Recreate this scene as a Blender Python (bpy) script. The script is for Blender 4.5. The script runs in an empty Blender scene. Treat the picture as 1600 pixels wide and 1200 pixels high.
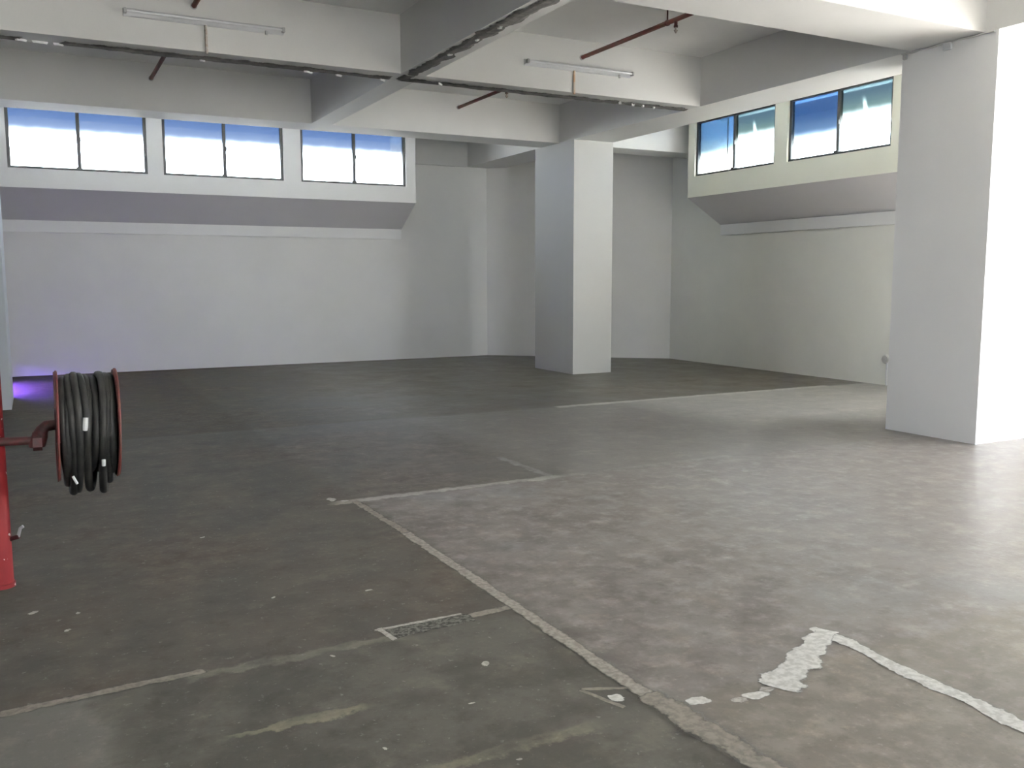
import bpy, bmesh, math, random
from mathutils import Vector, Matrix, noise

# ------------------------------------------------------------------ camera, world, exposure
scn = bpy.context.scene
COL = scn.collection
cam_d = bpy.data.cameras.new('camera')
cam_d.sensor_width = 36.0
cam_d.lens = 31.727
cam_d.clip_start = 0.05
cam_d.clip_end = 500
cam = bpy.data.objects.new('camera', cam_d)
COL.objects.link(cam)
CR, CU, CF = (Vector((0.8841, -0.4673, -0.0021)), Vector((0.0558, 0.1012, 0.9933)), Vector((0.4640, 0.8783, -0.1155)))
cam.matrix_world = Matrix(((CR.x, CU.x, -CF.x, 0.0), (CR.y, CU.y, -CF.y, 0.0), (CR.z, CU.z, -CF.z, 1.5), (0, 0, 0, 1)))
scn.camera = cam

scn.view_settings.view_transform = 'Standard'
scn.view_settings.look = 'None'
scn.view_settings.gamma = 1.0
scn.view_settings.use_curve_mapping = False
EXPOSURE, SKY, SUN = 0.55, 11.0, 400.0
scn.view_settings.exposure = EXPOSURE

world = bpy.data.worlds.new('overcast_sky')
scn.world = world
world.use_nodes = True
bgn = world.node_tree.nodes['Background']
bgn.inputs['Color'].default_value = (0.88, 0.95, 1.06, 1)
bgn.inputs['Strength'].default_value = SKY

sun_d = bpy.data.lights.new('sun', 'SUN')
sun_d.energy = SUN
sun_d.angle = math.radians(4)
sun_d.color = (1.0, 0.98, 0.95)
sun = bpy.data.objects.new('sun', sun_d)
COL.objects.link(sun)
sun.rotation_euler = Vector((-0.62, 0.06, -0.90)).to_track_quat('-Z', 'Y').to_euler()


def portal(name, loc, rot, sx, sy):
    l = bpy.data.lights.new(name, 'AREA')
    l.shape = 'RECTANGLE'
    l.size, l.size_y = sx, sy
    l.cycles.is_portal = True
    o = bpy.data.objects.new(name, l)
    o.location = loc
    o.rotation_euler = rot
    COL.objects.link(o)


H = math.pi / 2
# room dimensions (metres)
ZB, ZC = 3.63, 4.22            # underside of beams, underside of slab
YW, XW = 16.02, 10.58          # long window wall, right-hand wall
YP, XP = 15.28, 9.85           # faces of the two projecting window bays
ZP, ZS1, ZS0 = 2.85, 2.42, 2.24
XL, YB = -7.0, -5.0            # far left wall, wall behind the camera
DY0, DY1, DZ = 1.6, 4.4, 3.6   # loading opening in the right-hand wall
RX0, RX1, RZ = 0.8, 4.0, 2.5    # opening in the wall behind the camera
WL = [(-0.22, 1.69), (1.92, 3.80), (4.09, 5.96)]
WLZ = (3.13, 4.06)
WR = [(10.30, 12.13), (8.22, 10.04)]
WRZ = (3.19, 4.07)

portal('portal_loading', (XW + 0.12, (DY0 + DY1) / 2, DZ / 2), (0, H, 0), DZ, DY1 - DY0)
portal('portal_rear', ((RX0 + RX1) / 2, YB - 0.12, RZ / 2), (H, 0, 0), RX1 - RX0, RZ)
for a, b in WL:
    portal('portal_window', ((a + b) / 2, YP + 0.15, sum(WLZ) / 2), (-H, 0, 0), b - a, WLZ[1] - WLZ[0])
for a, b in WR:
    portal('portal_window', (XP + 0.15, (a + b) / 2, sum(WRZ) / 2), (0, H, 0), WRZ[1] - WRZ[0], b - a)


# ------------------------------------------------------------------ materials
class NT:
    def __init__(self, name):
        self.m = bpy.data.materials.new(name)
        self.m.use_nodes = True
        self.t = self.m.node_tree
        self.t.nodes.clear()
        self.out = self.n('ShaderNodeOutputMaterial')
        self.tc = self.n('ShaderNodeTexCoord')

    def n(self, kind, **kw):
        nd = self.t.nodes.new(kind)
        for k, v in kw.items():
            setattr(nd, k, v)
        return nd

    def put(self, sock, v):
        if hasattr(v, 'is_output'):
            self.t.links.new(v, sock)
        elif v is not None:
            if isinstance(v, (tuple, list)) and len(v) == 3 and len(sock.default_value) == 4:
                v = (*v, 1)
            sock.default_value = v

    def math(self, op, a, b=None, c=None, clamp=False):
        nd = self.n('ShaderNodeMath', operation=op, use_clamp=clamp)
        for i, v in enumerate((a, b, c)):
            if v is not None:
                self.put(nd.inputs[i], v)
        return nd.outputs[0]

    def noise(self, vec, scale, detail=4, rough=0.55):
        nd = self.n('ShaderNodeTexNoise')
        self.put(nd.inputs['Vector'], vec)
        nd.inputs['Scale'].default_value = scale
        nd.inputs['Detail'].default_value = detail
        nd.inputs['Roughness'].default_value = rough
        return nd.outputs['Fac']

    def step(self, v, lo, hi):
        nd = self.n('ShaderNodeMapRange', interpolation_type='SMOOTHSTEP')
        self.put(nd.inputs['Value'], v)
        nd.inputs['From Min'].default_value = lo
        nd.inputs['From Max'].default_value = hi
        return nd.outputs['Result']

    def mix(self, f, a, b, blend='MIX'):
        nd = self.n('ShaderNodeMix', data_type='RGBA', blend_type=blend)
        self.put(nd.inputs[0], f)
        self.put(nd.inputs[6], a)
        self.put(nd.inputs[7], b)
        return nd.outputs[2]

    def bsdf(self, col, rough=0.6, metal=0.0, bump=None, bdist=0.01, bstr=0.4, spec=None):
        p = self.n('ShaderNodeBsdfPrincipled')
        self.put(p.inputs['Base Color'], col)
        self.put(p.inputs['Roughness'], rough)
        p.inputs['Metallic'].default_value = metal
        if spec is not None:
            p.inputs['Specular IOR Level'].default_value = spec
        if bump is not None:
            b = self.n('ShaderNodeBump')
            b.inputs['Strength'].default_value = bstr
            b.inputs['Distance'].default_value = bdist
            self.put(b.inputs['Height'], bump)
            self.t.links.new(b.outputs[0], p.inputs['Normal'])
        self.t.links.new(p.outputs[0], self.out.inputs['Surface'])
        return p


def simple(name, col, rough=0.6, var=0.12, scale=12, metal=0.0, col2=None, lo=0.4, hi=0.6, bdist=0.002):
    k = NT(name)
    v = k.tc.outputs['Object']
    nz = k.noise(v, scale, 5)
    c2 = col2 if col2 else tuple(c * (1 - var) for c in col)
    k.bsdf(k.mix(k.step(nz, lo, hi), col, c2), rough, metal, bump=nz, bdist=bdist)
    return k.m


def wall_paint(name, col, var=0.05):
    k = NT(name)
    v = k.tc.outputs['Object']
    big = k.noise(v, 0.9, 5, 0.6)
    fine = k.noise(v, 60, 3)
    c = k.mix(k.step(big, 0.3, 0.7), col, tuple(x * (1 - var) for x in col))
    k.bsdf(c, 0.55, bump=k.math('ADD', k.math('MULTIPLY', big, 2.0), k.math('MULTIPLY', fine, 0.25)), bdist=0.006, bstr=0.5)
    return k.m


M = {}
M['wall'] = wall_paint('white_wall_paint', (0.80, 0.795, 0.765))
M['wall_right'] = wall_paint('faintly_green_wall_paint', (0.86, 0.86, 0.79))
M['beam'] = wall_paint('white_beam_paint', (0.68, 0.68, 0.66))
M['beam_grey'] = wall_paint('dusty_beam_paint', (0.60, 0.60, 0.58))  # same paint as the other beams, darkened to offset the light on it
M['slab'] = wall_paint('white_slab_paint', (0.86, 0.86, 0.84))
M['column'] = wall_paint('white_column_paint', (0.82, 0.82, 0.81), 0.03)
M['column_grey'] = wall_paint('off_white_column_paint', (0.53, 0.53, 0.505), 0.03)  # column paint darkened so this column looks less lit
M['column_left'] = wall_paint('pale_blue_column_paint', (0.70, 0.74, 0.78), 0.03)
M['bay'] = wall_paint('white_bay_paint', (0.88, 0.88, 0.86), 0.03)  # whiter than the walls: glare around the windows put into the colour
M['foot'] = wall_paint('grey_white_foot_paint', (0.72, 0.71, 0.72), 0.03)
M['bay_cream'] = wall_paint('cream_bay_paint', (0.88, 0.88, 0.76), 0.03)  # brightness raised for the window glare as well
M['apron'] = simple('pale_concrete_apron', (0.45, 0.44, 0.42), 0.8, scale=2)
M['frame'] = simple('dark_window_frame', (0.035, 0.04, 0.04), 0.45)
M['red'] = simple('chipped_red_paint', (0.20, 0.007, 0.009), 0.65, scale=22, col2=(0.62, 0.55, 0.52), lo=0.66, hi=0.69)
M['red_dark'] = simple('dark_red_paint', (0.075, 0.013, 0.014), 0.55, scale=30, col2=(0.045, 0.013, 0.012))
M['red_reel'] = simple('dull_red_reel_paint', (0.12, 0.020, 0.018), 0.55, scale=14, col2=(0.085, 0.027, 0.018))
M['rust'] = simple('rusty_red_pipe_paint', (0.13, 0.028, 0.022), 0.6, scale=9, col2=(0.09, 0.045, 0.03))
M['hose'] = simple('black_rubber_hose', (0.006, 0.0062, 0.006), 0.6, scale=18, col2=(0.015, 0.015, 0.013))
M['tag'] = simple('white_hose_band', (0.75, 0.75, 0.72), 0.5)
M['lamp_white'] = simple('white_lamp_enamel', (0.64, 0.65, 0.66), 0.4, 0.05)
M['tube'] = simple('unlit_tube_glass', (0.68, 0.69, 0.70), 0.15, 0.04)
M['cap'] = simple('grey_lampholder', (0.36, 0.36, 0.36), 0.5)
M['conduit_grey'] = simple('grey_brown_conduit', (0.34, 0.31, 0.28), 0.55, scale=20, col2=(0.25, 0.2, 0.16))
M['conduit_brown'] = simple('rust_streaked_conduit', (0.46, 0.30, 0.18), 0.6, scale=16, col2=(0.5, 0.44, 0.36))
M['chip'] = simple('white_plaster_chip', (0.82, 0.82, 0.80), 0.8)
M['plastic'] = simple('grey_white_plastic', (0.50, 0.50, 0.48), 0.4)


def glass_material(name, dark, mid, zlo, zhi, streak):
    g = SKY * 2 ** EXPOSURE
    dark, mid = (tuple((c / g) ** 0.5 for c in q) for q in (dark, mid))
    """window glass with a graded blue shade band along its top, as on a windscreen"""
    k = NT(name)
    v = k.tc.outputs['Object']
    sp = k.n('ShaderNodeSeparateXYZ')
    k.put(sp.inputs[0], v)
    nz = k.noise(v, 1.7, 4)
    z = k.math('ADD', sp.outputs[2], k.math('MULTIPLY', k.math('SUBTRACT', nz, 0.5), 0.10))
    clear = (0.95, 0.97, 0.97)
    f1 = k.step(z, zlo, zlo + (zhi - zlo) * 0.55)
    f2 = k.step(z, zlo + (zhi - zlo) * 0.3, zhi)
    c = k.mix(f2, k.mix(f1, clear, mid), dark)
    if streak:
        d = k.math('ABSOLUTE', k.math('SUBTRACT', sp.outputs[0], k.math('MULTIPLY', k.math('SUBTRACT', sp.outputs[2], 0.45), -0.22)))
        c = k.mix(k.math('MULTIPLY', k.step(d, 0.05, 0.0), k.step(sp.outputs[2], 0.75, 0.5)), c, (0.6, 0.66, 0.62))
    tr = k.n('ShaderNodeBsdfTransparent')
    k.put(tr.inputs[0], c)
    gl = k.n('ShaderNodeBsdfGlossy')
    gl.inputs['Roughness'].default_value = 0.05
    mx = k.n('ShaderNodeMixShader')
    mx.inputs[0].default_value = 0.03
    k.t.links.new(tr.outputs[0], mx.inputs[1])
    k.t.links.new(gl.outputs[0], mx.inputs[2])
    k.t.links.new(mx.outputs[0], k.out.inputs['Surface'])
    return k.m


M['glass_left'] = glass_material('blue_banded_glass', (0.16, 0.27, 0.53), (0.48, 0.60, 0.82), 0.42, 0.84, False)
M['glass_right_a'] = glass_material('deep_blue_banded_glass', (0.050, 0.135, 0.33), (0.24, 0.40, 0.60), 0.14, 0.66, False)
M['glass_right_b'] = glass_material('green_blue_banded_glass', (0.11, 0.20, 0.25), (0.30, 0.45, 0.38), 0.36, 0.80, True)


def floor_material():
    k = NT('worn_concrete_floor')
    v = k.tc.outputs['Object']
    sp = k.n('ShaderNodeSeparateXYZ')
    k.put(sp.inputs[0], v)
    X, Y = sp.outputs[0], sp.outputs[1]
    n1 = k.noise(v, 0.55, 6, 0.6)
    n2 = k.noise(v, 2.3, 7, 0.62)
    n3 = k.noise(v, 7.5, 6, 0.65)
    n4 = k.noise(v, 30, 4, 0.7)
    wob = k.math('MULTIPLY', k.math('SUBTRACT', n3, 0.5), 0.16)
    wob2 = k.math('MULTIPLY', k.math('SUBTRACT', n2, 0.5), 0.5)
    Xw, Yw = k.math('ADD', X, wob), k.math('ADD', Y, wob)
    # older grey-green slab, with browner worn blotches
    grey = k.mix(k.step(n2, 0.36, 0.62), (0.085, 0.083, 0.075), (0.120, 0.114, 0.102))
    brown = k.mix(k.step(n3, 0.35, 0.65), (0.096, 0.084, 0.072), (0.134, 0.119, 0.102))
    base = k.mix(k.step(n1, 0.44, 0.60), grey, brown)
    # bay to the right of the removed partition: pinkish brown, paler
    pk = k.mix(k.step(n2, 0.38, 0.60), (0.149, 0.132, 0.119), (0.209, 0.192, 0.177))
    pk = k.mix(k.step(n3, 0.42, 0.75), pk, (0.258, 0.243, 0.228))
    pk = k.mix(k.math('MULTIPLY', k.step(n1, 0.55, 0.7), 0.6), pk, (0.225, 0.228, 0.230))
    bay = k.math('MULTIPLY', k.step(Xw, 1.80, 2.02), k.step(Yw, 5.92, 5.72))
    base = k.mix(bay, base, pk)
    # bay beyond: grey, scuffed
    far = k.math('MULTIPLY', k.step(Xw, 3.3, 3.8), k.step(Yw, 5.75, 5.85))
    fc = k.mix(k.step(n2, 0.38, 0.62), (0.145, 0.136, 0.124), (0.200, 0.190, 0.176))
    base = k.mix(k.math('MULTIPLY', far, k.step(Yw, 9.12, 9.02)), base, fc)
    # near left bay, beyond the cross partition line: paler grey-green screed
    near = k.math('MULTIPLY', k.step(Yw, 3.52, 3.44), k.step(Xw, 1.90, 1.80))
    ng = k.mix(k.step(n2, 0.40, 0.60), (0.085, 0.085, 0.076), (0.131, 0.130, 0.119))
    base = k.mix(near, base, ng)
    pale = k.math('MULTIPLY', near, k.step(k.math('ADD', X, wob2), 0.22, 0.12))
    base = k.mix(k.math('MULTIPLY', pale, 0.8), base, (0.205, 0.207, 0.195))
    # olive stained corner close to the white mortar angle
    ol = k.math('MULTIPLY', k.step(Yw, 2.50, 2.40), k.step(Xw, 1.9, 2.05))
    base = k.mix(k.math('MULTIPLY', ol, 0.75), base, k.mix(k.step(n3, 0.4, 0.65), (0.175, 0.158, 0.130), (0.235, 0.214, 0.182)))

    def seg(axis, c, w, lo, hi, thr=0.35, soft=0.25):
        """worn line left by a partition: along x or y at offset c"""
        a, b = (Xw, Yw) if axis == 'x' else (Yw, Xw)
        d = k.math('ABSOLUTE', k.math('SUBTRACT', b, c))
        m = k.step(d, w, w * 0.45)
        m = k.math('MULTIPLY', m, k.math('MULTIPLY', k.step(a, lo - 0.05, lo + 0.05), k.step(a, hi + 0.05, hi - 0.05)))
        return k.math('MULTIPLY', m, k.step(n3, thr - soft, thr + soft))
    base = k.mix(k.math('MULTIPLY', seg('x', 5.83, 0.055, 1.72, 3.50), 0.75), base, (0.40, 0.385, 0.35))
    base = k.mix(k.math('MULTIPLY', seg('x', 5.83, 0.06, 3.5, 5.2, 0.55), 0.5), base, (0.36, 0.35, 0.33))
    base = k.mix(k.math('MULTIPLY', seg('y', 3.42, 0.05, 5.85, 6.7, 0.4), 0.5), base, (0.33, 0.33, 0.32))
    base = k.mix(k.math('MULTIPLY', seg('x', 9.07, 0.09, 5.4, 9.8, 0.3), 0.85), base, (0.50, 0.49, 0.46))
    base = k.mix(k.math('MULTIPLY', k.math('MULTIPLY', k.step(Yw, 9.08, 9.0), k.step(Xw, 6.0, 6.8)), k.math('MULTIPLY', k.step(Yw, 6.5, 7.3), 0.75)), base, (0.36, 0.355, 0.335))  # wedge of light from the opening painted into the paler floor coat
    base = k.mix(k.math('MULTIPLY', seg('x', 2.93, 0.03, 0.5, 0.95, 0.42), 0.6), base, (0.36, 0.34, 0.26))
    base = k.mix(k.math('MULTIPLY', seg('x', 2.43, 0.04, 0.95, 1.6, 0.5), 0.6), base, (0.34, 0.32, 0.25))
    base = k.mix(k.math('MULTIPLY', seg('x', 3.47, 0.05, 0.45, 1.3, 0.45), 0.5), base, (0.30, 0.285, 0.255))
    # dirt along the wall foot
    base = k.mix(k.math('MULTIPLY', k.step(Yw, 15.55, 15.85), 0.85), base, (0.075, 0.056, 0.040))
    # the far side of the narrow beam keeps an older, darker olive coat; the left bays are browner
    base = k.mix(k.step(Yw, 9.10, 9.20), base, k.mix(1.0, base, (0.78, 0.76, 0.66), 'MULTIPLY'))
    base = k.mix(k.step(Xw, 1.95, 1.82), base, k.mix(1.0, base, (0.88, 0.855, 0.81), 'MULTIPLY'))
    # scuffs and pits
    n5 = k.noise(v, 4.2, 8, 0.7)
    n6 = k.noise(v, 13.0, 6, 0.7)
    base = k.mix(k.math('MULTIPLY', k.step(n5, 0.50, 0.66), 0.42), base, k.mix(1.0, base, (1.55, 1.50, 1.42), 'MULTIPLY'))
    base = k.mix(k.math('MULTIPLY', k.step(n5, 0.46, 0.33), 0.50), base, k.mix(1.0, base, (0.66, 0.64, 0.60), 'MULTIPLY'))
    base = k.mix(k.math('MULTIPLY', k.step(n6, 0.55, 0.70), 0.40), base, k.mix(1.0, base, (1.5, 1.46, 1.4), 'MULTIPLY'))
    base = k.mix(k.math('MULTIPLY', k.step(n6, 0.43, 0.30), 0.40), base, k.mix(1.0, base, (0.65, 0.63, 0.6), 'MULTIPLY'))
    base = k.mix(k.math('MULTIPLY', k.step(n4, 0.60, 0.75), 0.45), base, (0.36, 0.35, 0.325))
    base = k.mix(k.math('MULTIPLY', k.step(n4, 0.38, 0.26), 0.4), base, (0.09, 0.085, 0.075))
    h = k.math('ADD', k.math('MULTIPLY', n4, 0.25), n3)
    rough = k.math('ADD', k.math('ADD', 0.24, k.math('MULTIPLY', n2, 0.34)), k.math('MULTIPLY', k.step(Xw, 4.5, 1.5), 0.36))
    pb = k.bsdf(base, rough, bump=h, bdist=0.006, bstr=0.35)
    k.put(pb.inputs['Specular IOR Level'], k.math('ADD', 0.22, k.math('MULTIPLY', k.step(Xw, 1.6, 4.5), 0.30)))
    return k.m


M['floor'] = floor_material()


# ------------------------------------------------------------------ mesh helpers
def new_obj(name, bm, mat, parent=None, smooth=False):
    bmesh.ops.recalc_face_normals(bm, faces=bm.faces[:])
    me = bpy.data.meshes.new(name)
    bm.to_mesh(me)
    bm.free()
    if smooth:
        for p in me.polygons:
            p.use_smooth = True
        try:
            me.set_sharp_from_angle(angle=math.radians(40))
        except Exception:
            pass
    me.materials.append(mat)
    o = bpy.data.objects.new(name, me)
    COL.objects.link(o)
    if parent is not None:
        o.parent = parent
    return o


def tag(o, label=None, cat=None, group=None, kind=None):
    if label:
        o['label'] = label
    if cat:
        o['category'] = cat
    if group:
        o['group'] = group
    if kind:
        o['kind'] = kind
    return o


def empty(name, loc=(0, 0, 0)):
    o = bpy.data.objects.new(name, None)
    o.empty_display_size = 0.1
    o.location = loc
    COL.objects.link(o)
    return o


def box(bm, x0, x1, y0, y1, z0, z1):
    vs = [bm.verts.new((x, y, z)) for x in (x0, x1) for y in (y0, y1) for z in (z0, z1)]
    for f in ((0, 1, 3, 2), (4, 6, 7, 5), (0, 4, 5, 1), (2, 3, 7, 6), (0, 2, 6, 4), (1, 5, 7, 3)):
        bm.faces.new([vs[i] for i in f])
    return bm


def prism(bm, pts, axis, a, b):
    """closed 2-D outline pts extruded along axis from a to b"""
    def P(u, v, t):
        return {'x': (t, u, v), 'y': (u, t, v), 'z': (u, v, t)}[axis]
    A = [bm.verts.new(P(u, v, a)) for u, v in pts]
    B = [bm.verts.new(P(u, v, b)) for u, v in pts]
    n = len(pts)
    bm.faces.new(A)
    bm.faces.new(B[::-1])
    for i in range(n):
        bm.faces.new((A[i], B[i], B[(i + 1) % n], A[(i + 1) % n]))
    return bm


def sweep(bm, pts, r, sides=10, cap=True):
    """round tube along a polyline; r a number or one radius per point"""
    pts = [Vector(p) for p in pts]
    n = len(pts)
    rings = []
    up = None
    for i, p in enumerate(pts):
        d = (pts[min(i + 1, n - 1)] - pts[max(i - 1, 0)]).normalized()
        if up is None:
            up = Vector((0, 0, 1)) if abs(d.z) < 0.9 else Vector((1, 0, 0))
        u = (up - d * up.dot(d)).normalized()
        up = u
        w = d.cross(u)
        rr = r[i] if isinstance(r, (list, tuple)) else r
        rings.append([bm.verts.new(p + (u * math.cos(t) + w * math.sin(t)) * rr) for t in (2 * math.pi * j / sides for j in range(sides))])
    for a, b in zip(rings, rings[1:]):
        for j in range(sides):
            bm.faces.new((a[j], a[(j + 1) % sides], b[(j + 1) % sides], b[j]))
    if cap:
        bm.faces.new(rings[0][::-1])
        bm.faces.new(rings[-1])
    return bm


def boxo(name, dims, mat, parent=None, bevel=0.0):
    bm = box(bmesh.new(), *dims)
    if bevel:
        bmesh.ops.bevel(bm, geom=bm.edges[:], offset=bevel, segments=2, affect='EDGES')
    return new_obj(name, bm, mat, parent)


def tubeo(name, pts, r, mat, parent=None, sides=12):
    return new_obj(name, sweep(bmesh.new(), pts, r, sides), mat, parent, smooth=True)


def struct(name, bm, mat, label, cat):
    o = new_obj(name, bm, mat)
    return tag(o, label, cat, kind='structure')


def crust(name, col, col2, scale=14, lo=0.30, hi=0.48, amp=1.3, rough=0.9):
    """thin broken crust: noise eats away its outline (vertex attribute core: 1 in the middle, 0 at the rim)"""
    k = NT(name)
    v = k.tc.outputs['Object']
    at = k.n('ShaderNodeAttribute', attribute_name='core')
    n1 = k.noise(v, scale, 6, 0.65)
    n2 = k.noise(v, scale * 2.3, 5, 0.6)
    a = k.step(k.math('ADD', at.outputs['Fac'], k.math('MULTIPLY', k.math('SUBTRACT', n1, 0.5), amp)), lo, hi)
    p = k.bsdf(k.mix(k.step(n2, 0.38, 0.62), col, col2), rough, bump=n2, bdist=0.003)
    k.put(p.inputs['Alpha'], a)
    return k.m


M['mortar_tan'] = crust('tan_mortar_crust', (0.36, 0.335, 0.29), (0.25, 0.23, 0.20), 17, 0.10, 0.80, 1.7)
M['mortar_white'] = crust('white_mortar_crust', (0.72, 0.71, 0.67), (0.54, 0.53, 0.49), 15, 0.26, 0.48, 1.6)
M['mortar_faint'] = crust('faint_mortar_crust', (0.28, 0.255, 0.215), (0.20, 0.183, 0.157), 15, 0.25, 0.95, 2.0)
M['mortar_pale'] = crust('pale_mortar_crust', (0.46, 0.44, 0.40), (0.32, 0.30, 0.27), 22, 0.25, 0.65, 2.0)
M['rubble'] = crust('dark_crumbled_concrete', (0.035, 0.035, 0.028), (0.17, 0.17, 0.148), 24, 0.22, 0.42, 1.4)
M['grime'] = crust('black_sealant_remnant', (0.020, 0.020, 0.018), (0.06, 0.058, 0.053), 7, 0.14, 0.34, 1.5)


def fbm(t, seed):
    return noise.fractal(Vector((t, seed * 7.13, seed * 3.7)), 0.8, 2.1, 5)


LEVEL = [0]


def strip(name, p0, p1, width, z, mat, parent, n=24, seed=0, rag=0.25):
    """thin crust strip from p0 to p1 (xy) at height z, wandering edges, attribute core for its broken rim"""
    p0, p1 = Vector((*p0, 0)), Vector((*p1, 0))
    LEVEL[0] = (LEVEL[0] + 1) % 9
    if z < 1:
        z += 0.00025 * LEVEL[0]
    d = p1 - p0
    L_ = d.length
    d.normalize()
    s = Vector((-d.y, d.x, 0))
    vs, fs, core = [], [], []
    for i in range(n + 1):
        t = i / n
        e = 0.0 if i in (0, n) else 1.0
        a = width / 2 * (1 + rag * fbm(t * L_ * 5, seed))
        b = width / 2 * (1 + rag * fbm(t * L_ * 5, seed + 11))
        c = p0 + d * (L_ * t)
        zz = abs(0.0012)
        for off, k_, dz in ((a, 0.0, 0.0), (a * 0.4, e, 1.0), (-b * 0.4, e, 1.0), (-b, 0.0, 0.0)):
            q = c + s * off
            vs.append((q.x, q.y, z + (0.0004 if z < 1 else -0.012) * dz))
            core.append(k_)
        if i:
            o = 4 * (i - 1)
            for j in range(3):
                fs.append((o + j, o + j + 1, o + 5 + j, o + 4 + j))
    me = bpy.data.meshes.new(name)
    me.from_pydata(vs, [], fs)
    at = me.attributes.new('core', 'FLOAT', 'POINT')
    at.data.foreach_set('value', core)
    me.materials.append(mat)
    o = bpy.data.objects.new(name, me)
    COL.objects.link(o)
    o.parent = parent
    return o


def patch(name, cx, cy, rx, ry, rot, z, mat, parent, seed, n=24):
    LEVEL[0] = (LEVEL[0] + 1) % 9
    z += 0.00025 * LEVEL[0]
    vs, fs, core = [(cx, cy, z + 0.0004)], [], [1.0]
    for ring, kk in ((0.5, 0.9), (1.0, 0.0)):
        for i in range(n):
            a = 2 * math.pi * i / n
            f = ring * (1 + 0.35 * noise.fractal(Vector((math.cos(a) * 1.6, math.sin(a) * 1.6, seed * 5.3)), 0.8, 2.1, 4))
            u, v = math.cos(a) * rx * f, math.sin(a) * ry * f
            vs.append((cx + u * math.cos(rot) - v * math.sin(rot), cy + u * math.sin(rot) + v * math.cos(rot), z + (0.0004 if kk else 0)))
            core.append(kk)
    for i in range(n):
        j = (i + 1) % n
        fs.append((0, 1 + i, 1 + j))
        fs.append((1 + i, 1 + n + i, 1 + n + j, 1 + j))
    me = bpy.data.meshes.new(name)
    me.from_pydata(vs, [], fs)
    me.attributes.new('core', 'FLOAT', 'POINT').data.foreach_set('value', core)
    me.materials.append(mat)
    o = bpy.data.objects.new(name, me)
    COL.objects.link(o)
    o.parent = parent
    return o


def blob(bm, cx, cy, rx, ry, rot, z0, z1, seed, n=26, rag=0.45):
    ring0, ring1 = [], []
    for i in range(n):
        a = 2 * math.pi * i / n
        k = 1 + rag * noise.fractal(Vector((math.cos(a) * 1.6, math.sin(a) * 1.6, seed * 5.3)), 0.8, 2.1, 4)
        u, v = math.cos(a) * rx * k, math.sin(a) * ry * k
        x, y = cx + u * math.cos(rot) - v * math.sin(rot), cy + u * math.sin(rot) + v * math.cos(rot)
        ring0.append(bm.verts.new((x, y, z0)))
        ring1.append(bm.verts.new((cx + (x - cx) * 0.8, cy + (y - cy) * 0.8, z1)))
    c = bm.verts.new((cx, cy, z1))
    for i in range(n):
        j = (i + 1) % n
        bm.faces.new((ring0[i], ring0[j], ring1[j], ring1[i]))
        bm.faces.new((ring1[i], ring1[j], c))
    return bm


# ------------------------------------------------------------------ the setting
T = 0.2
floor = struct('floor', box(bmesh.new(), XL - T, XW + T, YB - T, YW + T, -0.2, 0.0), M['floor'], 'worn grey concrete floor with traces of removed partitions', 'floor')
struct('ground', box(bmesh.new(), -60, 80, -60, 80, -0.45, -0.22), M['apron'], 'pale concrete yard around the building', 'ground')
struct('ceiling', box(bmesh.new(), XL - T, XW + T, YB - T, YW + T, ZC, ZC + 0.25), M['slab'], 'white painted concrete ceiling slab above the beams', 'ceiling')

# long wall with the three-window bay, open above the bay foot
bm = box(bmesh.new(), XL, 7.91, YW, YW + T, 0, ZS1)
box(bm, 6.02, 7.91, YW, YW + T, ZS1, ZC)
wall_left = struct('wall_left', bm, M['wall'], 'long white wall below and beside the three high windows', 'wall')
# bay: sloping foot, face pieces around the windows, end cheek
bm = prism(bmesh.new(), [(YP + 0.004, ZP), (YW, ZS1), (YW + T, ZS1), (YW + T, ZS1 + 0.1), (YP + 0.13, ZP + 0.12)], 'x', XL, 6.138)
new_obj('bay_foot', bm, M['foot'], wall_left)
bm = box(bmesh.new(), XL, 6.14, YP, YP + 0.14, ZP, WLZ[0])
xs = [XL] + [v for w in WL for v in w] + [6.14]
for a, b in zip(xs[0::2], xs[1::2]):
    box(bm, a, b, YP, YP + 0.14, WLZ[0], WLZ[1])
box(bm, XL, 6.14, YP, YP + 0.14, WLZ[1], ZC)
prism(bm, [(YP + 0.14, ZP - 0.07), (YW, ZS1 + 0.01), (YW, ZC), (YP + 0.14, ZC)], 'x', 6.02, 6.14)
new_obj('window_bay', bm, M['bay'], wall_left)
boxo('wall_ledge', (XL, 6.12, YW - 0.045, YW, ZS0, ZS1), M['bay'], wall_left, 0.006)

# splayed corner wall
bm = prism(bmesh.new(), [(7.91, YW), (XW, 13.65), (XW + T, 13.75), (XW + T, YW + T), (7.91, YW + T)], 'z', 0, ZC)
struct('wall_corner', bm, M['wall'], 'splayed white corner wall behind the free-standing column', 'wall')

# right-hand wall with the two-window bay and the loading opening
PE = 6.4
bm = box(bmesh.new(), XW, XW + T, DY1, 13.65, 0, ZS1)
box(bm, XW, XW + T, DY1, PE, ZS1, ZC)
box(bm, XW, XW + T, 12.18, 13.75, ZS1, ZC)
box(bm, XW, XW + T, DY0, DY1, DZ, ZC)
box(bm, XW, XW + T, YB, DY0, 0, ZC)
wall_right = struct('wall_right', bm, M['wall_right'], 'white wall under the two high windows, splayed corner at its end', 'wall')
bm = prism(bmesh.new(), [(XP + 0.004, ZP), (XW, ZS1), (XW + T, ZS1), (XW + T, ZS1 + 0.1), (XP + 0.13, ZP + 0.12)], 'y', PE, 12.298)
new_obj('bay_foot', bm, M['foot'], wall_right)
bm = box(bmesh.new(), XP, XP + 0.14, PE, 12.3, ZP, WRZ[0])
ys = [PE] + [v for w in WR[::-1] for v in w] + [12.3]
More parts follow.
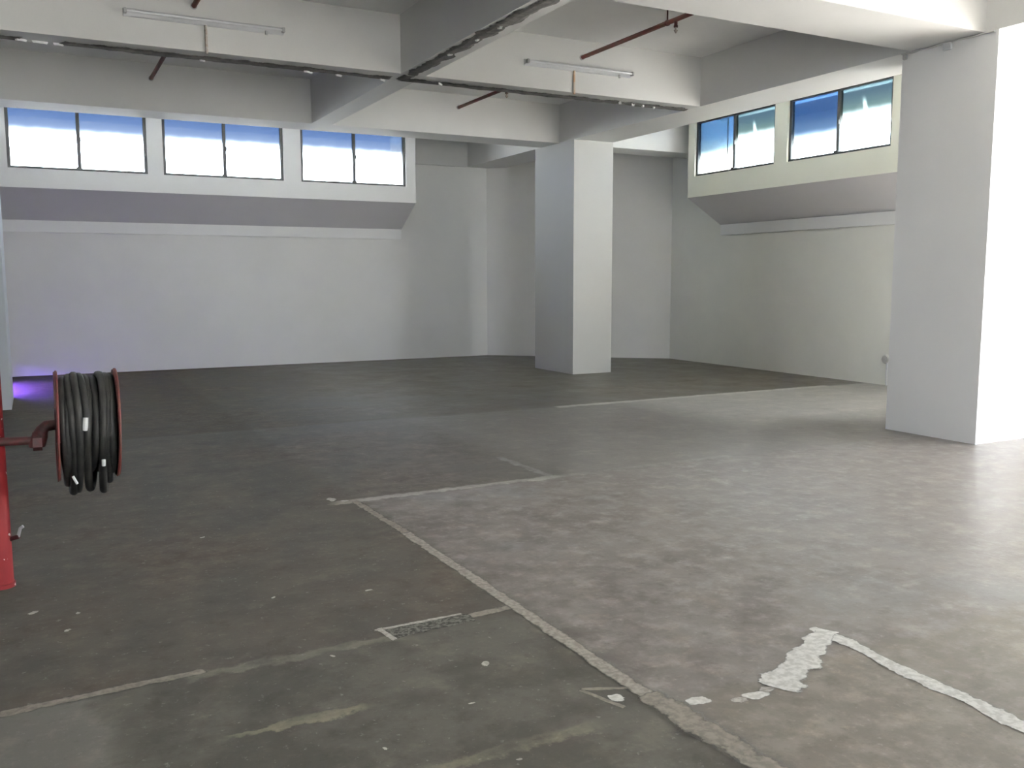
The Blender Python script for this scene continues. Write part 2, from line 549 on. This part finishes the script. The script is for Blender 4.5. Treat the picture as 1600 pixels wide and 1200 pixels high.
for a, b in zip(ys[0::2], ys[1::2]):
    box(bm, XP, XP + 0.14, a, b, WRZ[0], WRZ[1])
box(bm, XP, XP + 0.14, PE, 12.3, WRZ[1], ZC)
for y in (12.18, PE):
    prism(bm, [(XP + 0.14, ZP - 0.07), (XW + 0.02, ZS1), (XW + 0.02, ZC), (XP + 0.14, ZC)], 'y', y, y + 0.12)
new_obj('window_bay', bm, M['bay_cream'], wall_right)
boxo('wall_ledge', (XW - 0.045, XW, PE, 12.25, ZS0, ZS1), M['bay'], wall_right, 0.006)

bm = box(bmesh.new(), XL - T, XL, YB, YW + T, 0, ZC)
struct('wall_far_left', bm, M['wall'], 'plain white end wall out beyond the pale blue column', 'wall')
bm = box(bmesh.new(), XL, RX0, YB - T, YB, 0, ZC)
box(bm, RX1, XW, YB - T, YB, 0, ZC)
box(bm, RX0, RX1, YB - T, YB, RZ, ZC)
struct('wall_rear', bm, M['wall'], 'white wall with a wide doorway facing the window wall', 'wall')

# beams
def beam(dims, label, mat='beam'):
    return struct('ceiling_beam', box(bmesh.new(), *dims), M[mat], label, 'beam')


C1, C2, C0 = (3.52, 3.80), (7.48, 8.20), (-1.02, -0.29)
B0, B1, B2 = (5.30, 6.05), (9.13, 9.47), (12.55, 13.12)
beam_b2 = beam((XL, XW, *B2, ZB, ZC), 'deep white beam parallel to the window wall, carried by the free-standing column')
beam_b1 = beam((XL, C2[0], *B1, ZB, ZC), 'narrow white beam with two tube lights and a black ragged line beneath', 'beam_grey')
beam_b0 = beam((XL, C2[0], *B0, ZB, ZC), 'wide white beam resting on the big column by the bright opening')
beam_c1 = beam((*C1, B0[1], B1[0], ZB, ZC), 'narrow cross beam with a thick black ragged line along its underside')
beam((*C1, B1[1], B2[0], ZB, ZC), 'narrow clean cross beam meeting the deep beam above the windows')
beam((*C1, YB, B0[0], ZB, ZC), 'narrow cross beam running back from the wide beam')
beam((*C2, YB, 16.0, ZB, ZC), 'wide white girder running over both white columns')
beam((*C0, YB, 16.0, ZB, ZC), 'wide white girder over the pale blue column')
bm = box(bmesh.new(), 6.14, C2[0], YW - 0.06, YW, ZB, ZC)
struct('ceiling_beam', bm, M['beam'], 'shallow wall beam between window bay and girder', 'beam')

# columns
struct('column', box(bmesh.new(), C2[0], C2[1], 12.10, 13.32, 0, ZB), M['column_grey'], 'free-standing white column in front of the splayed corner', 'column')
struct('column', box(bmesh.new(), C2[0], C2[1], 5.17, 6.15, 0, ZB), M['column'], 'big white column brilliantly lit on one face by the opening', 'column')
struct('column', box(bmesh.new(), C0[0], C0[1], 11.92, 13.15, 0, ZB), M['column_left'], 'pale blue column standing behind the red hose reel', 'column')
struct('column', box(bmesh.new(), C0[0] - 0.1, C0[1] - 0.12, 5.17, 6.15, 0, ZB), M['column_left'], 'column the red standpipe is fixed beside', 'column')


# windows
def window(idx, axis, a, b, z, mats, label):
    """axis 'x': in the long wall bay, running along x; 'y': in the right-hand bay"""
    root = empty('window_%d' % idx, ((a + b) / 2, YP + 0.05, z[0]) if axis == 'x' else (XP + 0.05, (a + b) / 2, z[0]))
    tag(root, label, 'window', kind='structure')
    w, h, fw = b - a, z[1] - z[0], 0.044
    # built along local x, local +y = outwards
    rot = 0 if axis == 'x' else -H
    root.rotation_euler = (0, 0, rot)
    for nm, d in (('frame_jamb', (-w / 2, -w / 2 + fw, -0.02, 0.045, 0, h)), ('frame_jamb', (w / 2 - fw, w / 2, -0.02, 0.045, 0, h)),
                  ('frame_sill', (-w / 2, w / 2, -0.025, 0.045, 0, 0.034)), ('frame_head', (-w / 2, w / 2, -0.02, 0.045, h - 0.026, h)),
                  ('mullion', (-0.024, 0.024, -0.02, 0.045, 0, h))):
        boxo(nm, d, M['frame'], root, 0.004)
    for s, mt in ((-1, mats[0]), (1, mats[1])):
        pane = boxo('pane', (-w / 4 + 0.02, w / 4 - 0.02, 0.008, 0.014, 0.01, h - 0.01), M[mt], root)
        pane.location.x = s * w / 4
    hd = boxo('latch', (0.012, 0.032, -0.045, -0.02, h * 0.46, h * 0.53), M['frame'], root, 0.004)
    boxo('stay', (-0.05, 0.03, -0.04, -0.022, 0.024, 0.055), M['frame'], root, 0.006)
    return root


window(1, 'x', *WL[0], WLZ, ('glass_left', 'glass_left'), 'high two-pane window in the long wall, end of the row by the pale blue column')
window(2, 'x', *WL[1], WLZ, ('glass_left', 'glass_left'), 'middle one of the three high two-pane windows in the long wall')
window(3, 'x', *WL[2], WLZ, ('glass_left', 'glass_left'), 'high two-pane window of the long wall nearest its bare end')
window(4, 'y', *WR[0], WRZ, ('glass_right_a', 'glass_right_b'), 'high window in the cream bay nearest the splayed corner')
window(5, 'y', *WR[1], WRZ, ('glass_right_a', 'glass_right_b'), 'high window in the cream bay beside the big column')

# black ragged remnants of partitions under beams
random.seed(4)


def remnant(parent, p0, p1, width, seed, n):
    strip('sealant_remnant', p0, p1, width, ZB - 0.002, M['grime'], parent, n, seed, 0.5)


remnant(beam_b1, (-6.9, 9.375), (0.05, 9.375), 0.185, 3, 90)
remnant(beam_b1, (0.33, 9.375), (3.50, 9.375), 0.185, 4, 60)
remnant(beam_b1, (3.60, 9.375), (7.46, 9.375), 0.185, 5, 70)
remnant(beam_c1, (3.63, B0[1]), (3.63, B1[0]), 0.165, 8, 60)
remnant(beam_b1, (3.63, B1[0] + 0.001), (3.63, B1[0] + 0.25), 0.165, 9, 10)
for i, (x, y, r) in enumerate(((0.03, 9.36, 0.03), (0.18, 9.375, 0.045), (0.33, 9.38, 0.03), (1.58, 9.41, 0.022), (2.62, 9.42, 0.035), (2.95, 9.42, 0.03), (3.42, 9.42, 0.025),
                               (4.05, 9.33, 0.03), (6.62, 9.35, 0.03), (6.78, 9.36, 0.03), (6.95, 9.37, 0.025), (6.4, 9.30, 0.03))):
    new_obj('plaster_chip', blob(bmesh.new(), x, y, r * 1.5, r * 0.6, 0.1 * i, ZB - 0.010, ZB - 0.030, i + 2, n=12, rag=0.8), M['chip'], beam_b1)
for i, (y, r) in enumerate(((7.05, 0.03), (7.5, 0.022), (8.1, 0.028))):
    new_obj('plaster_chip', blob(bmesh.new(), 3.62, y, r * 0.5, r * 1.1, 0.3 * i, ZB - 0.010, ZB - 0.026, i + 30, n=12, rag=0.8), M['chip'], beam_c1)

# floor: mortar traces of removed partitions
MT, MW, MF, MP = M['mortar_tan'], M['mortar_white'], M['mortar_faint'], M['mortar_pale']
ZF = 0.0008
strip('mortar_strip', (1.885, 4.98), (1.885, 2.45), 0.088, ZF, MT, floor, 80, 5)
strip('mortar_strip', (1.855, 5.82), (1.885, 4.90), 0.085, ZF, MF, floor, 30, 6)
strip('mortar_strip', (1.885, 2.55), (1.93, 1.75), 0.17, ZF, MF, floor, 30, 9, 0.5)
strip('mortar_strip', (-0.20, 3.470), (0.52, 3.505), 0.075, ZF, MF, floor, 30, 12)
strip('mortar_strip', (1.21, 3.572), (1.64, 3.575), 0.030, ZF + 0.001, MP, floor, 24, 13)
strip('mortar_strip', (1.238, 3.59), (1.262, 3.43), 0.036, ZF + 0.001, MP, floor, 12, 14)
strip('mortar_strip', (1.58, 3.525), (1.90, 3.550), 0.085, ZF, MF, floor, 20, 15)
rb = strip('rubble_patch', (1.245, 3.508), (1.66, 3.515), 0.125, ZF, M['rubble'], floor, 24, 16)
tag(rb, kind='stuff')
# white mortar angle
strip('mortar_angle', (2.905, 2.72), (2.845, 1.45), 0.085, ZF, MW, floor, 60, 21, 0.9)
strip('mortar_angle', (2.94, 2.66), (2.33, 2.36), 0.150, ZF, MW, floor, 40, 22, 0.9)
for i, (x, y, rx, ry) in enumerate(((2.235, 2.34, 0.07, 0.032), (2.15, 2.345, 0.05, 0.024), (2.02, 2.41, 0.055, 0.04), (1.775, 2.565, 0.036, 0.034), (2.30, 2.36, 0.045, 0.025))):
    patch('mortar_blob', x, y, rx, ry, -0.2, ZF, MW if i in (0, 2, 3) else MP, floor, i + 40)
strip('mortar_strip', (1.69, 2.69), (1.765, 2.48), 0.035, ZF, MF, floor, 14, 26)
strip('mortar_strip', (1.69, 2.685), (1.88, 2.60), 0.035, ZF, MF, floor, 14, 27)
# small white flecks of plaster lying about
for i, (x, y, r) in enumerate(((1.36, 4.07, 0.014), (1.49, 3.05, 0.02), (0.98, 3.4, 0.012), (1.30, 2.77, 0.010), (0.93, 4.19, 0.010), (0.92, 2.62, 0.008), (1.27, 2.36, 0.008),
                               (0.05, 4.2, 0.014), (1.73, 5.93, 0.04), (1.80, 5.85, 0.025), (-0.08, 4.5, 0.02), (0.1, 4.4, 0.012), (6.7, 14.3, 0.03), (0.8, 5.4, 0.012))):
    patch('plaster_fleck', x, y, r * 1.7, r, i, ZF, MP, floor, i + 60, 10)


# ------------------------------------------------------------------ tube lights on the narrow beam
def tube_light(x0, x1, cond_mat, cx, label):
    root = empty('tube_light', ((x0 + x1) / 2, B1[0], 3.90))
    tag(root, label, 'tube light')
    w = (x1 - x0) / 2
    # tray: trapezoid section against the beam face (local -y towards the room)
    bm = prism(bmesh.new(), [(0, 0.035), (0, -0.035), (-0.03, -0.030), (-0.055, -0.012), (-0.055, 0.012), (-0.03, 0.030)], 'x', -w, w)
    new_obj('tray', bm, M['lamp_white'], root)
    for s in (-1, 1):
        boxo('lampholder', (s * (w - 0.012) - 0.014, s * (w - 0.012) + 0.014, -0.098, -0.045, -0.024, 0.020), M['cap'], root, 0.004)
    tubeo('tube', [(-w + 0.02, -0.078, -0.002), (w - 0.02, -0.078, -0.002)], 0.0135, M['tube'], root)
    st = tubeo('starter', [(w - 0.17, -0.04, -0.02), (w - 0.17, -0.042, -0.055)], 0.013, M['cap'], root)
    tubeo('conduit', [(cx - (x0 + x1) / 2, -0.016, -0.03), (cx - (x0 + x1) / 2, -0.016, ZB - 3.90 - 0.02)], 0.0135, cond_mat, root)
    return root


tube_light(0.86, 2.30, M['conduit_grey'], 1.575, 'unlit white tube light with a grey conduit stub, on the narrow beam')
tube_light(4.98, 6.41, M['conduit_brown'], 5.63, 'unlit white tube light with a rusty brown conduit stub, on the narrow beam')


# ------------------------------------------------------------------ sprinkler pipes
def sprinkler_pipe(x, label, heads, hangers):
    root = empty('sprinkler_pipe', (x, 9.3, 4.03))
    tag(root, label, 'pipe')
    tubeo('pipe_run', [(0, B0[1] - 9.3 - 0.02, 0), (0, B2[0] - 9.3 + 0.02, 0)], 0.023, M['rust'], root)
    for y in heads:
        y -= 9.3
        hd = tubeo('sprinkler_drop', [(0, y, 0), (0, y, -0.055), (0, y, -0.056), (0, y, -0.075)], [0.017, 0.017, 0.021, 0.021], M['red_dark'], root)
        tubeo('sprinkler_head', [(0, y, -0.075), (0, y, -0.10), (0, y, -0.101), (0, y, -0.105), (0, y, -0.13)], [0.010, 0.010, 0.020, 0.020, 0.006], M['conduit_grey'], hd)
    for y in hangers:
        y -= 9.3
        hg = tubeo('hanger_rod', [(0, y, 0.02), (0, y, ZC - 4.03)], 0.008, M['red_dark'], root)
        tubeo('hanger_clamp', [(0, y - 0.012, 0), (0, y + 0.012, 0)], 0.029, M['red_dark'], hg)
        boxo('hanger_plate', (-0.01, 0.05, y - 0.02, y + 0.02, ZC - 4.03 - 0.035, ZC - 4.03 - 0.02), M['red_dark'], hg)
    for y in (B1[0] - 0.006, B2[0] - 0.006):
        tubeo('sleeve', [(0, y - 9.3 - 0.012, 0), (0, y - 9.3 + 0.004, 0)], 0.031, M['cap'], root)
    return root


sprinkler_pipe(5.74, 'rust red sprinkler pipe with hanger, above the tube light with brown conduit', (7.40, 11.0), (7.535,))
sprinkler_pipe(1.475, 'rust red sprinkler pipe above the tube light with grey conduit', (7.40, 10.62), (7.535,))

# ------------------------------------------------------------------ fire hose reel on its standpipe
reel = empty('fire_hose_reel', (-0.215, 4.98, 0))
tag(reel, 'red fire hose reel with black hose swung out from red standpipe', 'hose reel')


def L(p):
    return (p[0] + 0.215, p[1] - 4.98, p[2])


riser = tubeo('standpipe', [L((-0.215, 4.98, 0)), L((-0.215, 4.98, 0.02)), L((-0.215, 4.98, 0.021)), L((-0.215, 4.98, 2.2)), L((-0.215, 4.98, ZB))], [0.062, 0.062, 0.055, 0.055, 0.055], M['red'], reel, 24)
vs = tubeo('drain_cock', [L((-0.17, 4.97, 0.235)), L((-0.125, 4.95, 0.25))], 0.012, M['red_dark'], reel)
tubeo('cock_lever', [L((-0.13, 4.952, 0.248)), L((-0.118, 4.945, 0.29)), L((-0.105, 4.94, 0.30))], 0.008, M['cap'], vs)
YR = 4.93
ZR, RR = 0.785, 0.272


def L(p):                                  # the reel hangs a little out of true on its arm
    return (p[0] + 0.215 + (p[2] - ZR) * 0.03, p[1] - 4.98, p[2])


tubeo('feed_arm', [L((-0.20, YR + 0.02, 0.725)), L((0.0, YR, 0.722))], 0.021, M['red_dark'], reel, 16)
sw = tubeo('swivel_body', [L((-0.020, YR, 0.690)), L((-0.020, YR, 0.700)), L((-0.006, YR, 0.745)), L((0.004, YR, 0.772)), L((0.022, YR, 0.790)), L((0.075, YR, 0.795))],
           [0.036, 0.038, 0.036, 0.030, 0.028, 0.026], M['red_dark'], reel, 16)
tubeo('swivel_nut', [L((-0.038, YR - 0.012, 0.718)), L((0.002, YR - 0.012, 0.718))], 0.046, M['red_dark'], sw, 6)
def disc(bm, x0, x1, r, n=48):
    sweep(bm, [L((x0, YR, ZR)), L((x1, YR, ZR))], r, n)


for x in (0.066, 0.332):
    bm = bmesh.new()
    disc(bm, x, x + 0.006, RR - 0.004)
    fl = new_obj('side_disc', bm, M['red_reel'], reel, smooth=True)
    bm = bmesh.new()
    ring = [L((x + 0.003, YR + math.cos(a) * (RR - 0.004), ZR + math.sin(a) * (RR - 0.004))) for a in (2 * math.pi * i / 64 for i in range(65))]
    sweep(bm, ring, 0.0065, 8, cap=False)
    new_obj('rim', bm, M['red_reel'], fl, smooth=True)
bm = bmesh.new()
disc(bm, 0.06, 0.345, 0.085, 24)
new_obj('drum', bm, M['red_dark'], reel, smooth=True)
# hose: wound in two layers, then two slack loops hanging below the discs
random.seed(12)
pts = []
turns = [(0.092, 0.185), (0.132, 0.190), (0.172, 0.187), (0.212, 0.190), (0.252, 0.186), (0.292, 0.190), (0.312, 0.218), (0.275, 0.228), (0.235, 0.222), (0.198, 0.230), (0.160, 0.224), (0.118, 0.232),
         (0.094, 0.226), (0.125, 0.238), (0.150, 0.246), (0.175, 0.240), (0.262, 0.244), (0.285, 0.236), (0.305, 0.228)]
sag = {12: 0.03, 13: 0.085, 14: 0.10, 15: 0.06, 16: 0.105, 17: 0.09, 18: 0.02, 11: 0.02}
NS = 44
for k, (x, r) in enumerate(turns):
    x2, r2 = turns[min(k + 1, len(turns) - 1)]
    s1, s2 = sag.get(k, 0.0), sag.get(k + 1, 0.0)
    for j in range(NS):
        t = j / NS
        a = math.pi / 2 + 2 * math.pi * t
        e = t * t * (3 - 2 * t)
        rr = r + (r2 - r) * e
        sg = s1 + (s2 - s1) * t
        low = max(0.0, -math.sin(a))
        px = x + (x2 - x) * e + 0.006 * math.sin(a * 2 + k)
        py = YR + math.cos(a) * rr * (1 - 0.25 * low * (sg > 0.05))
        pz = ZR + math.sin(a) * rr - sg * low ** 1.5
        pts.append(L((px, py, pz)))
hose = tubeo('hose', pts, 0.0195, M['hose'], reel, 10)
for i, (p0, p1, r) in enumerate((((0.186, 0.853), (0.182, 0.793), 0.0125), ((0.262, 0.640), (0.262, 0.610), 0.0095), ((0.128, 0.566), (0.146, 0.528), 0.0065))):
    y = (4.675, 4.705, 4.735)[i]
    tubeo('hose_label', [L((p0[0], y, p0[1])), L(((p0[0] + p1[0]) / 2, y - 0.004, (p0[1] + p1[1]) / 2)), L((p1[0], y, p1[1]))], r, M['tag'], reel, 8)

# ------------------------------------------------------------------ small fittings
sock = empty('wall_socket', (XW, 8.72, 0.37))
tag(sock, 'round grey socket box with conduit on wall near floor behind big column', 'socket')
tubeo('socket_box', [(0, 0, 0), (-0.045, 0, 0), (-0.055, 0, 0)], [0.062, 0.062, 0.05], M['plastic'], sock, 20)
tubeo('socket_conduit', [(-0.016, -0.01, -0.05), (-0.016, -0.01, -0.37)], 0.014, M['lamp_white'], sock)

cable = empty('surface_cable', (C2[0], 5.66, ZB))
tag(cable, 'grey cable with small white junction box along the head of the big column', 'cable')
tubeo('cable_run', [(-0.012, y - 5.66, -0.010 + 0.004 * math.sin(y * 31)) for y in [5.20 + 0.05 * i for i in range(20)]], 0.0085, M['plastic'], cable, 8)
boxo('junction_box', (-0.036, 0.0, -0.045, 0.035, -0.075, -0.012), M['lamp_white'], cable, 0.006)
boxo('cable_clip', (-0.03, 0.0, 0.43, 0.47, -0.065, -0.015), M['cap'], cable, 0.005)

# added purple light, unseen behind the pale blue column (its glow shows on floor and bay)
added_light = empty('purple_light_bar', (-0.60, 14.15, 0))
tag(added_light, 'purple glowing light bar on the floor behind the pale blue column', 'lamp')
boxo('back_plate', (-0.08, -0.05, -0.85, 0.85, 0.0, 0.36), M['lamp_white'], added_light, 0.004)
boxo('hood', (-0.05, 0.14, -0.85, 0.85, 0.345, 0.36), M['lamp_white'], added_light, 0.004)  # hood, lip and end plates shaped to confine the glow to the floor
boxo('front_lip', (0.13, 0.14, -0.85, 0.85, 0.258, 0.345), M['lamp_white'], added_light, 0.002)
for y in (-0.85, 0.83):
    boxo('end_plate', (-0.05, 0.13, y, y + 0.02, 0.0, 0.345), M['lamp_white'], added_light, 0.004)
k = NT('purple_glow')
em = k.n('ShaderNodeEmission')
em.inputs[0].default_value = (0.22, 0.10, 1.0, 1)
em.inputs[1].default_value = 260.0
k.t.links.new(em.outputs[0], k.out.inputs['Surface'])
tubeo('glow_tube', [(0, -0.80, 0.30), (0, 0.80, 0.30)], 0.02, k.m, added_light)
